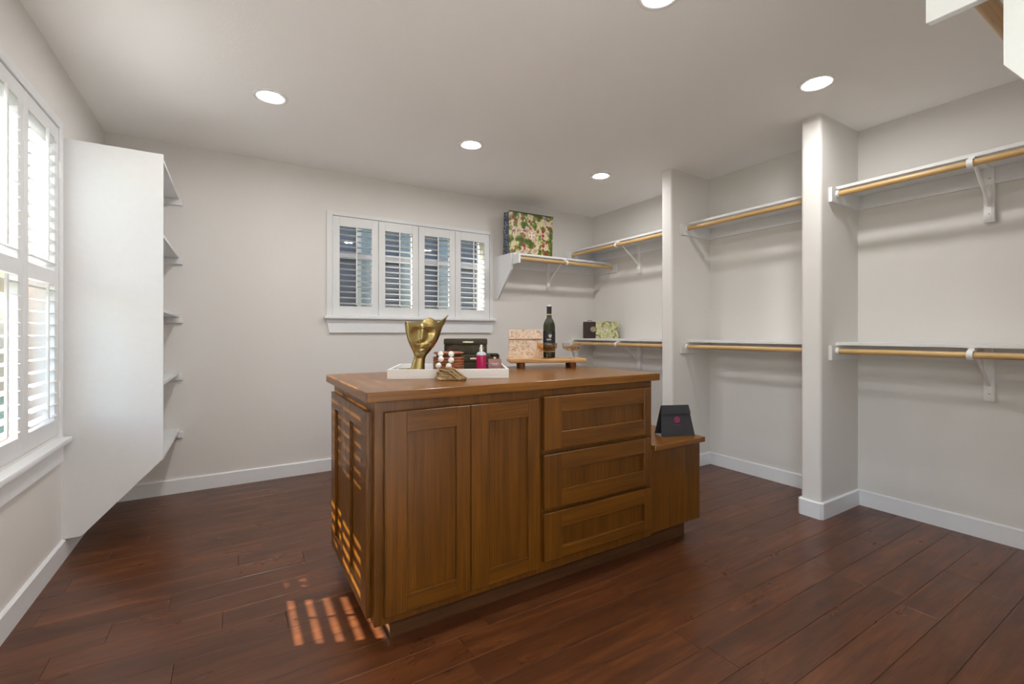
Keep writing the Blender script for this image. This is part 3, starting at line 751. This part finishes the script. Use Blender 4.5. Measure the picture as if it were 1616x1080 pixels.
# gold face vase
def face_vase():
    p = on_tray(0.125, 0.085)
    t = thing('face_vase', 'gold sculpted face vase with pointed brim on the white tray', 'vase', p, face_cam(p))
    prof = [(0.0, 0.036, 0.034, -0.006), (0.02, 0.0335, 0.031, -0.004), (0.05, 0.029, 0.027, 0.0), (0.078, 0.0255, 0.024, 0.006), (0.092, 0.029, 0.028, 0.010),
            (0.108, 0.039, 0.036, 0.014), (0.13, 0.053, 0.044, 0.018), (0.155, 0.066, 0.050, 0.020), (0.18, 0.075, 0.054, 0.022), (0.205, 0.081, 0.056, 0.024), (0.23, 0.083, 0.056, 0.026), (0.255, 0.081, 0.055, 0.027)]
    def ev(z):
        for a, b in zip(prof, prof[1:]):
            if z <= b[0]:
                f = (z - a[0]) / (b[0] - a[0]); f = f * f * (3 - 2 * f) if False else f
                return [a[i] + (b[i] - a[i]) * f for i in (1, 2, 3)]
        return list(prof[-1][1:])
    NU, NV = 72, 64
    bm = nb(); grid = []
    for j in range(NV + 1):
        v = j / NV; row = []
        for i in range(NU):
            th = 2 * math.pi * i / NU
            sx, sy = math.cos(th), math.sin(th)
            # brim height: dips left of the brow, bump in the middle, spike on the right
            top = 0.240 + 0.022 * math.exp(-((sx - 0.25) / 0.3) ** 2) + 0.004 * math.exp(-((sx + 0.95) / 0.15) ** 2) + 0.036 * max(0, (sx - 0.62) / 0.38) ** 2
            if sy > 0: top -= 0.028 * sy
            z = top * (v ** 0.95)
            w, d, cx = ev(min(z, 0.255))
            e = 0.85
            x = cx + w * math.copysign(abs(sx) ** e, sx); y = d * math.copysign(abs(sy) ** e, sy)
            if v > 0.72:
                k = ((v - 0.72) / 0.28) ** 2
                x += k * 0.030 * max(0, (sx - 0.55) / 0.45) ** 2
                x -= k * 0.006 * max(0, (-sx - 0.7) / 0.3)
            if sy < 0 and z > 0.085:
                fx_ = (x - cx + 0.008) ; fade = -sy
                nose = math.exp(-(fx_ / 0.010) ** 2) * (1 / (1 + math.exp(-(z - 0.156) / 0.0022))) * max(0, 1 - max(0, z - 0.156) / 0.10)
                y -= 0.021 * nose * fade
                for s in (-1, 1):       # eye hollows
                    y += 0.011 * math.exp(-((fx_ - s * 0.034) / 0.022) ** 2 - ((z - 0.188) / 0.024) ** 2) * fade
                y -= 0.006 * math.exp(-((z - 0.221) / 0.008) ** 2) * math.exp(-((fx_) / 0.05) ** 2) * fade
                lip = math.exp(-(fx_ / 0.015) ** 2)
                y -= 0.008 * lip * (math.exp(-((z - 0.139) / 0.0035) ** 2) + math.exp(-((z - 0.130) / 0.0035) ** 2)) * fade
                y -= 0.008 * math.exp(-(fx_ / 0.016) ** 2 - ((z - 0.110) / 0.009) ** 2) * fade
            row.append(bm.verts.new((x, y, z)))
        grid.append(row)
    # inside wall
    inner = []
    for j, (sc, dz) in enumerate(((0.93, -0.002), (0.88, -0.03), (0.5, -0.10))):
        row = []
        for i in range(NU):
            c = grid[NV][i].co; cx = 0.026
            row.append(bm.verts.new((cx + (c.x - cx) * sc, c.y * sc, c.z + dz)))
        inner.append(row)
    rows_ = grid + inner
    for A, B in zip(rows_, rows_[1:]):
        for i in range(NU): bm.faces.new((A[i], A[(i + 1) % NU], B[(i + 1) % NU], B[i]))
    bm.faces.new(grid[0][::-1]); bm.faces.new(inner[-1])
    bmesh.ops.recalc_face_normals(bm, faces=bm.faces[:])
    me = mesh_of('vase_body', bm, 'gold'); [setattr(q, 'use_smooth', True) for q in me.polygons]
    link('vase_body', me, t)
face_vase()

# coiled rattan basket with lid
p = on_tray(0.262, 0.105); BK = p.copy()
t = thing('rattan_basket', 'round reddish coiled rattan basket with lid on the white tray', 'basket', p, face_cam(p))
for k in range(7):
    ring = [(0.066 * math.cos(2 * math.pi * i / 40), 0.066 * math.sin(2 * math.pi * i / 40), 0.0065 + k * 0.0118) for i in range(40)]
    obj('coil', tube(nb(), ring, 0.0063, 8, True), 'rattan', t, smooth=True)
obj('liner', lathe(nb(), [(0, 0.001), (0.0625, 0.001), (0.0625, 0.083), (0.058, 0.083), (0.058, 0.004), (0, 0.004)], 36), 'rattan', t, smooth=True)
lid = obj('lid', lathe(nb(), [(0, 0.0945), (0.05, 0.0945), (0.066, 0.0965), (0.0715, 0.1), (0.067, 0.104), (0.045, 0.107), (0, 0.108)], 40), 'rattan', t, smooth=True)
obj('lid_rim', lathe(nb(), [(0.056, 0.083), (0.056, 0.0945), (0.05, 0.0945), (0.05, 0.083)], 36), 'leather', lid, smooth=True)
lp = [(0.012 + 0.020 * math.cos(a) + 0.012 * math.sin(a), 0.0, 0.121 + 0.0125 * math.sin(a) + 0.010 * math.cos(a)) for a in [2 * math.pi * i / 20 for i in range(20)]]
obj('loop_handle', tube(nb(), lp, 0.0028, 6, True), 'leather', lid, smooth=True)

# two woven boxes, stacked
p = on_tray(0.370, 0.265)
def woven_box(label, p, rz, w, d, h, px):
    t = thing('woven_box', label, 'box', p, rz, 'woven storage boxes')
    bx('body', 'woven', t, -w / 2, w / 2, -d / 2, d / 2, 0, h * 0.6, 0.004, 2, True)
    bx('lid', 'woven', t, -w / 2 - 0.002, w / 2 + 0.002, -d / 2 - 0.002, d / 2 + 0.002, h * 0.6 + 0.0006, h, 0.004, 2, True)
    obj('bone_toggle', tube(nb(), [(px - 0.026, -d / 2 - 0.006, h * 0.78), (px - 0.01, -d / 2 - 0.008, h * 0.785), (px + 0.01, -d / 2 - 0.008, h * 0.775), (px + 0.026, -d / 2 - 0.006, h * 0.78)], [0.003, 0.0042, 0.0042, 0.003], 8), 'cream', t, smooth=True)
woven_box('larger olive woven box at the bottom of the pair', p, PHI - 0.02, 0.268, 0.17, 0.088, 0.02)
q = on_tray(0.342, 0.275, 0.0095 + 0.0884)
woven_box('smaller olive woven box on top of the larger one', q, PHI - 0.02, 0.208, 0.14, 0.076, 0.012)

# pink spray bottle
p = on_tray(0.412, 0.075)
t = thing('spray_bottle', 'magenta spray bottle with silver pump on the white tray', 'bottle', p, 0)
obj('body', lathe(nb(), [(0, 0), (0.0215, 0), (0.023, 0.003), (0.023, 0.090)], 28), 'pinkliq', t, smooth=True)
obj('shoulder', lathe(nb(), [(0.023, 0.090), (0.023, 0.096), (0.019, 0.102), (0.0105, 0.106), (0.0105, 0.108), (0, 0.108)], 28), 'frost', t, smooth=True)
obj('collar', lathe(nb(), [(0.0105, 0.106), (0.0108, 0.124), (0.009, 0.126), (0, 0.126)], 20), 'capsilver', t, smooth=True)
obj('pump', lathe(nb(), [(0.0065, 0.126), (0.0068, 0.135), (0.005, 0.138), (0, 0.138)], 16), 'capsilver', t, smooth=True)

# perfume bottle
p = on_tray(0.474, 0.090)
t = thing('perfume_bottle', 'square rose glass perfume bottle with black cap on the white tray', 'bottle', p, face_cam(p, 0.12))
bx('body', 'perfume', t, -0.031, 0.031, -0.016, 0.016, 0, 0.072, 0.004, 2, True)
obj('neck', lathe(nb(), [(0.0085, 0.072), (0.0085, 0.082), (0, 0.082)], 20), 'brass', t, smooth=True)
obj('cap', lathe(nb(), [(0, 0.0822), (0.016, 0.0822), (0.0195, 0.087), (0.0195, 0.093), (0.015, 0.098), (0, 0.099)], 24), 'capblack', t, smooth=True)
bx('label', 'labelink', t, -0.018, 0.018, -0.0166, -0.0161, 0.050, 0.0535)
bx('label', 'labelink', t, -0.012, 0.012, -0.0166, -0.0161, 0.044, 0.0464)

# small olive dish
p = on_tray(0.062, 0.165)
t = thing('trinket_dish', 'small olive trinket dish at the end of the white tray', 'dish', p, 0)
obj('bowl', lathe(nb(), [(0, 0), (0.024, 0), (0.032, 0.010), (0.036, 0.024), (0.0335, 0.0245), (0.029, 0.012), (0.021, 0.004), (0, 0.0035)], 28), 'olive', t, smooth=True)
obj('stone', ball(nb(), (0.008, -0.012, 0.0145), 0.0105, 10, 7), 'capblack', t, smooth=True)

# bead garland with jute tassel hanging over the tray edge
fwd = (TM.to_3x3() @ Vector((0, -1, 0)))
gar = thing('bead_garland', 'white wooden bead garland with jute tassel draped over the tray edge', 'garland', (0.735, 1.74, TOP), 0)
O = Vector((0.735, 1.74, TOP))
def gp(x, y, z): return on_tray(x, y, z) - O
strandL = [(0.230, 0.020, 0.106), (0.232, 0.014, 0.087), (0.224, 0.001, 0.0745), (0.215, -0.012, 0.056)]
strandR = [(0.274, 0.018, 0.108), (0.276, 0.008, 0.084), (0.268, -0.004, 0.0635), (0.250, -0.010, 0.0545)]
L_ = [gp(0.243, -0.016, 0.035)] + [gp(*a) for a in strandL[::-1]]; R_ = [gp(*a) for a in strandR] + [gp(0.245, -0.016, 0.035)]
for pts in (L_, R_): obj('string', tube(nb(), pts, 0.0013, 6), 'jute', gar, smooth=True)
bmesh_bead = None
beads = [(0.229, 0.016, 0.1085), (0.231, 0.010, 0.0865), (0.222, -0.006, 0.0585), (0.276, 0.014, 0.1080), (0.276, 0.006, 0.0815), (0.266, -0.006, 0.0560), (0.247, 0.022, 0.114), (0.258, 0.024, 0.113)]
bme = mesh_of('bead', ball(nb(), (0, 0, 0), 0.0132, 16, 10), 'bead', True)
for a in beads[:6]: link('bead', bme, gar, gp(*a))
rg = random.Random(3)
bm = nb()
knot = gp(0.243, -0.018, 0.034)
rt = Vector((0.8537, -0.5208, 0)); fw = Vector((0.5208, 0.8537, 0))
K = (knot.dot(rt), knot.dot(fw))
for k in range(210):                        # strands leave the knot, bulge over the worktop and sweep to the right
    u = rg.uniform(-1, 1); v = rg.random(); q1 = rg.random()
    a0, b0 = K
    if k % 4 == 0:                           # short ends that hang down on the left
        cps = [(a0, b0, knot.z), (a0 - 0.016 - 0.010 * v, b0 - 0.014 + 0.012 * u, 0.030), (a0 - 0.020 - 0.012 * q1, b0 - 0.034 + 0.02 * u, 0.012), (a0 - 0.006 + 0.03 * v, b0 - 0.058 + 0.018 * u, 0.003)]
    else:
        hz_ = 0.004 + 0.046 * v
        cps = [(a0, b0, knot.z), (a0 + 0.004 + 0.018 * u, b0 - 0.026 - 0.02 * (1 - v), hz_ + 0.004), (a0 + 0.042 + 0.014 * u, b0 - 0.045 + 0.03 * (q1 - 0.5), hz_),
               (a0 + 0.074 + 0.016 * u, b0 - 0.046 + 0.05 * (q1 - 0.5), 0.45 * hz_), (a0 + 0.088 + 0.018 * u, b0 - 0.046 + 0.06 * (q1 - 0.5), 0.003 + 0.006 * v)]
    pts = []
    for i in range(len(cps) - 1):
        for f in (0.0, 0.5):
            pts.append(tuple(cps[i][c] * (1 - f) + cps[i + 1][c] * f for c in range(3)))
    pts.append(cps[-1])
    pts = [rt * a_ + fw * b_ + Vector((0, 0, max(z_ + 0.002 * math.sin(7 * i + k), 0.0022))) for i, (a_, b_, z_) in enumerate(pts)]
    nf0 = len(bm.faces); tube(bm, pts, 0.0021, 5, caps=False); bm.faces.ensure_lookup_table()
    for f_ in bm.faces[nf0:]: f_.material_index = k % 3
ts = obj('tassel', bm, 'jute', gar); ts['kind'] = 'stuff'; ts.data.materials.append(MAT['jute_dark']); ts.data.materials.append(MAT['jute_light'])
obj('tassel_knot', ball(nb(), knot, 0.009, 10, 7), 'jute', gar, smooth=True)

# wooden riser
RO = Vector((1.327, 2.20, TOP)); RE = Vector((1.737, 2.015, TOP))
PHR = math.atan2(RE.y - RO.y, RE.x - RO.x)
RL, RDp, RB, RT = 0.45, 0.172, 0.031, 0.054
RM = Matrix.Translation(RO) @ Matrix.Rotation(PHR, 4, 'Z')
def on_riser(x, y): return RM @ Vector((x, y, RT))
rs = thing('wooden_riser', 'pale wooden riser board on round feet on the island', 'riser', RO, PHR)
bx('board', 'acacia', rs, 0, RL, 0, RDp, RB, RT, 0.006, 3, True)
for fx_ in (0.075, 0.375):
    for fy_ in (0.036, 0.136):
        obj('foot', lathe(nb(), [(0, 0), (0.016, 0), (0.0185, 0.006), (0.0185, 0.024), (0.016, RB), (0, RB)], 24), 'acacia_dark', rs, (fx_, fy_, 0), smooth=True)

def ring_emblem(bm, c, r, w, y0, y1, n=28, bars=True):
    """flat ring with a quartered inner mark, facing -y"""
    def ringpts(rr): return [(c[0] + rr * math.cos(2 * math.pi * k / n), c[1] + rr * math.sin(2 * math.pi * k / n)) for k in range(n)]
    o_, i_ = ringpts(r), ringpts(r - w)
    for k in range(n):
        k2 = (k + 1) % n
        prism(bm, [o_[k], o_[k2], i_[k2], i_[k]], 'y', y0, y1)
    if bars:
        s = r * 0.60; t_ = r * 0.15
        for sg in (-1, 1):
            box(bm, c[0] - s * 0.62, c[0] + s * 0.62, y0, y1, c[1] + sg * s - t_, c[1] + sg * s + t_ * 0.6)
            box(bm, c[0] + sg * s - t_, c[0] + sg * s + t_ * 0.6, y0, y1, c[1] - s * 0.62, c[1] + s * 0.62)
        box(bm, c[0] - t_, c[0] + t_, y0, y1, c[1] - s, c[1] + s)
        box(bm, c[0] - s, c[0] - t_, y0, y1, c[1] - t_, c[1] + t_); box(bm, c[0] + t_, c[0] + s, y0, y1, c[1] - t_, c[1] + t_)
    return bm

# folded paper pouch
p = on_riser(0.108, 0.128)
t = thing('gift_pouch', 'blush patterned paper pouch with folded top on the wooden riser', 'gift bag', p, PHR + 0.02)
w, h, d = 0.100, 0.168, 0.062
bm = nb()
vs8 = [(-w, -d / 2, 0), (w, -d / 2, 0), (w, d / 2, 0), (-w, d / 2, 0), (-w * 0.985, -0.010, h), (w * 0.985, -0.010, h), (w * 0.985, 0.004, h), (-w * 0.985, 0.004, h)]
V = [bm.verts.new(v) for v in vs8]
for f in ((3, 2, 1, 0), (4, 5, 6, 7), (0, 1, 5, 4), (1, 2, 6, 5), (2, 3, 7, 6), (3, 0, 4, 7)): bm.faces.new([V[i] for i in f])
body = obj('body', bm, 'pouch', t)
def pouch_y(z): return -d / 2 + (d / 2 - 0.010) * z / h
bm = nb(); zf = 0.112
prism(bm, [(pouch_y(h) - 0.0004, h + 0.0012), (pouch_y(h) - 0.0035, h + 0.0008), (pouch_y(zf) - 0.0045, zf), (pouch_y(zf) - 0.0015, zf)], 'x', -w * 0.99, w * 0.99)
fp = obj('flap', bm, 'pouch', t)
bm = nb(); prism(bm, [(pouch_y(zf) - 0.005, zf + 0.001), (pouch_y(zf) - 0.005, zf - 0.003), (pouch_y(zf) - 0.001, zf - 0.003), (pouch_y(zf) - 0.001, zf + 0.001)], 'x', -w * 0.99, w * 0.99)
obj('flap_edge', bm, 'rust', fp)
obj('emblem_disc', prism(nb(), [(0.0215 * math.cos(2 * math.pi * k / 24), 0.0215 * math.sin(2 * math.pi * k / 24)) for k in range(24)], 'y', -0.0002, 0.0008), 'pouchdisc', t, (-0.006, pouch_y(0.077) - 0.001, 0.077), (-math.atan2(d / 2 - 0.010, h), 0, 0))
em = obj('emblem', ring_emblem(nb(), (0, 0), 0.019, 0.0028, -0.0008, 0.0004), 'cream', t, (-0.006, pouch_y(0.077) - 0.001, 0.077), (-math.atan2(d / 2 - 0.010, h), 0, 0))
bm = nb(); prism(bm, [(-w - 0.0005, 0.001), (-w - 0.010, 0.002), (-w - 0.0005, 0.05)], 'y', -d / 2 + 0.004, d / 2 - 0.02)
obj('gusset', bm, 'pinkside', t)

# wine bottle
p = on_riser(0.255, 0.134)
t = thing('wine_bottle', 'dark olive wine bottle with navy label on the wooden riser', 'bottle', p, face_cam(p))
obj('glass', lathe(nb(), [(0, 0.006), (0.02, 0.004), (0.033, 0), (0.0365, 0.004), (0.0365, 0.186), (0.034, 0.204), (0.026, 0.222), (0.0165, 0.238), (0.0142, 0.256), (0.0142, 0.262), (0, 0.262)], 40), 'greenglass', t, smooth=True)
cp = obj('capsule', lathe(nb(), [(0.0146, 0.256), (0.0146, 0.300), (0.0156, 0.301), (0.0156, 0.308), (0, 0.308)], 28), 'capsule', t, smooth=True)
obj('capsule_band', lathe(nb(), [(0.0149, 0.2565), (0.0149, 0.262)], 28), 'labelgold', cp, smooth=True)
obj('capsule_top', lathe(nb(), [(0.0142, 0.308), (0.013, 0.315), (0.006, 0.318), (0, 0.318)], 20), 'capwhite', cp, smooth=True)
def wrap(bm, r, a0, a1, z0, z1, n=24):
    A = [(r * math.sin(a0 + (a1 - a0) * k / n), -r * math.cos(a0 + (a1 - a0) * k / n)) for k in range(n + 1)]
    for (xa, ya), (xb, yb2) in zip(A, A[1:]): bm.faces.new([bm.verts.new(v) for v in ((xa, ya, z0), (xb, yb2, z0), (xb, yb2, z1), (xa, ya, z1))])
    bmesh.ops.remove_doubles(bm, verts=bm.verts[:], dist=1e-6); return bm
lb = obj('label', wrap(nb(), 0.0371, -1.5, 1.5, 0.035, 0.160), 'label', t, smooth=True)
bm = nb(); wrap(bm, 0.0374, -0.10, 0.42, 0.128, 0.136); wrap(bm, 0.0374, 0.0, 0.32, 0.121, 0.128); wrap(bm, 0.0374, -0.06, 0.02, 0.136, 0.141); wrap(bm, 0.0374, 0.14, 0.2, 0.136, 0.143); wrap(bm, 0.0374, 0.3, 0.38, 0.136, 0.141)
obj('crest', bm, 'labelgold', lb, smooth=True)
bm = nb()
for k in range(6): wrap(bm, 0.0374, -0.42 + 0.125 * k, -0.42 + 0.125 * k + 0.09, 0.105, 0.113, 3)
obj('lettering', bm, 'labelink', lb, smooth=True)
bm = nb()
for k in range(8): wrap(bm, 0.0374, -0.12 + 0.06 * k, -0.12 + 0.06 * k + 0.045, 0.080, 0.084, 2)
obj('small_lettering', bm, 'labelink', lb, smooth=True)
obj('label_band', wrap(nb(), 0.0374, -1.5, 1.5, 0.036, 0.040), 'labelgold', lb, smooth=True)

# coupe glasses
def coupe(label, p, tint):
    t = thing('coupe_glass', label, 'glass', p, 0, 'coupe glasses on the riser')
    obj('foot', lathe(nb(), [(0, 0.0), (0.031, 0.0), (0.031, 0.0015), (0.012, 0.004), (0.005, 0.010), (0.0045, 0.034), (0.007, 0.040), (0, 0.040)], 32), 'clear', t, smooth=True)
    obj('bowl', lathe(nb(), [(0.007, 0.040), (0.030, 0.044), (0.050, 0.053), (0.0585, 0.066), (0.0585, 0.090), (0.0572, 0.090), (0.0570, 0.067), (0.049, 0.056), (0.030, 0.047), (0, 0.0445)], 40), tint, t, smooth=True)
    obj('drink', lathe(nb(), [(0, 0.046), (0.029, 0.0482), (0.048, 0.0572), (0.0555, 0.067), (0.0555, 0.0695), (0, 0.0695)], 40), 'drink', t, smooth=True)
coupe('amber tinted coupe glass in front of the wine bottle', on_riser(0.222, 0.035), 'amber')
coupe('clear coupe glass at the free end of the wooden riser', on_riser(0.375, 0.055), 'clear')

# black card bag on the bench
p = Vector((2.064, 1.642, 0.556)); rzb = math.atan2(1.605 - 1.680, 2.154 - 1.974)
t = thing('card_bag', 'black tent shaped card bag with pink emblem on the low bench', 'gift bag', p, rzb)
w, h, dd, tk = 0.098, 0.162, 0.082, 0.002
lean = dd / 2
bm = nb(); prism(bm, [(0, 0), (tk, 0), (lean + 0.001, h), (lean - 0.001, h)], 'x', -w, w)
# front narrows towards the top
for v in bm.verts: v.co.x *= 1 - 0.17 * v.co.z / h
obj('front', bm, 'black', t)
bm = nb(); prism(bm, [(dd, 0), (dd - tk, 0), (lean - 0.001, h), (lean + 0.001, h)], 'x', -w, w)
for v in bm.verts: v.co.x *= 1 - 0.17 * v.co.z / h
obj('back', bm, 'black', t)
bx('bottom', 'greycard', t, -w + 0.001, w - 0.001, 0.003, dd - 0.003, 0, 0.0015)
zf = 0.118
fyz = lambda z: lean * z / h
bm = nb(); prism(bm, [(fyz(zf) - 0.0005, zf), (fyz(zf) - 0.0075, zf), (fyz(h) - 0.0035, h + 0.0015), (fyz(h) + 0.0015, h + 0.0015)], 'x', -w, w)
for v in bm.verts: v.co.x *= 1 - 0.17 * v.co.z / h
obj('flap', bm, 'black', t)
ang = -math.atan2(lean, h)
bm = nb(); y0, y1 = -0.0008, 0.0004
for k in range(8):
    a = 2 * math.pi * k / 8; c = (0.0132 * math.cos(a), 0.0132 * math.sin(a))
    prism(bm, [(c[0] + 0.0044 * math.cos(b_), c[1] + 0.0044 * math.sin(b_)) for b_ in [2 * math.pi * q_ / 8 for q_ in range(8)]], 'y', y0, y1)
prism(bm, [(0.0062 * math.cos(b_), 0.0062 * math.sin(b_)) for b_ in [2 * math.pi * q_ / 10 for q_ in range(10)]], 'y', y0, y1)
obj('emblem', bm, 'pinkfoil', t, (0.004, fyz(0.086) - 0.0005, 0.086), (ang, 0, 0))
bm = nb()
for k in range(7): box(bm, -0.017 + 0.0052 * k, -0.0134 + 0.0052 * k, y0, y1, -0.0009, 0.0009)
obj('lettering', bm, 'pinkfoil', t, (0.006, fyz(0.058) - 0.0003, 0.058), (ang, 0, 0))

# ------------------------------------------------------------------ bags on the shelves
def shopping_bag(name, label, p, rz, w, d, h, mf, ms, emb, embm='cream', flare=0.0, discm='rosedisc'):
    t = thing(name, label, 'gift bag', p, rz)
    bm = nb(); V = [bm.verts.new(v) for v in ((0, 0, 0), (w, 0, 0), (w, d, 0), (0, d, 0), (-flare, -0.004, h), (w + flare, -0.004, h), (w + flare * 0.4, d * 0.8, h), (-flare * 0.4, d * 0.8, h))]
    bm.faces.new((V[0], V[1], V[5], V[4])); bm.faces.new((V[2], V[3], V[7], V[6])); bm.faces.new((V[3], V[2], V[1], V[0])); 
    bmesh.ops.recalc_face_normals(bm, faces=bm.faces[:])
    bmesh.ops.solidify(bm, geom=bm.faces[:], thickness=0.0015)
    obj('body', bm, mf, t)
    for s in (0, 1):
        bm = nb(); x = 0 if s == 0 else w; sg = -1 if s == 0 else 1; inn = -sg * 0.012
        pts = [(x, 0, 0), (x + inn, d / 2, 0), (x, d, 0)]; tp = [(x + sg * flare, -0.003, h), (x + inn, d * 0.42, h - 0.004), (x + sg * flare * 0.4, d * 0.8, h)]
        A = [bm.verts.new(v) for v in pts]; B = [bm.verts.new(v) for v in tp]
        for i in range(2): bm.faces.new((A[i], A[i + 1], B[i + 1], B[i]))
        bmesh.ops.solidify(bm, geom=bm.faces[:], thickness=0.001)
        obj('gusset', bm, ms, t)
    if emb: obj('emblem_disc', prism(nb(), [(emb * 1.08 * math.cos(2 * math.pi * k / 28), emb * 1.08 * math.sin(2 * math.pi * k / 28)) for k in range(28)], 'y', -0.0004, 0.0006), discm, t, (w * 0.5, -0.0065, h * 0.49), (R(-0.6), 0, 0))
    if emb: obj('emblem', ring_emblem(nb(), (0, 0), emb, emb * 0.14, -0.001, 0.0006), embm, t, (w * 0.5, -0.0065, h * 0.49), (R(-0.6), 0, 0))
    return t
fb = shopping_bag('shopping_bag', 'large floral printed shopping bag on the back wall shelf', (2.236, 3.715, ZB + 0.019), R(-1), 0.50, 0.125, 0.415, 'floral', 'navydot', 0.046, flare=0.008)
bx('rim', 'darkrim', fb, -0.008, 0.508, -0.0065, -0.0045, 0.404, 0.4155)

gz = ZL + 0.019
gb = shopping_bag('shopping_bag', 'small pale green printed bag on the lower corner shelf', (3.225, 3.604, gz), R(-42), 0.232, 0.05, 0.182, 'greenprint', 'olive', 0.02, discm='olive')
mb_ = thing('gift_bag', 'small dark maroon bag with green disc tag beside the pale green bag', 'gift bag', (3.190, 3.762, gz), R(-38))
w, d, h = 0.135, 0.055, 0.178
bm = nb(); box(bm, 0, w, 0, d, 0, h, 0.002); obj('body', bm, 'maroon', mb_)
obj('tag_disc', lathe(nb(), [(0, 0), (0.030, 0), (0.030, 0.002), (0, 0.002)], 24), 'olive', mb_, (0.105, -0.0005, 0.098), (R(90), 0, 0))
bm = nb(); tube(bm, [(0.045, 0.012, h), (0.052, 0.012, h + 0.012), (0.085, 0.012, h + 0.012), (0.092, 0.012, h)], 0.0035, 6); obj('bow', bm, 'capblack', mb_, smooth=True)
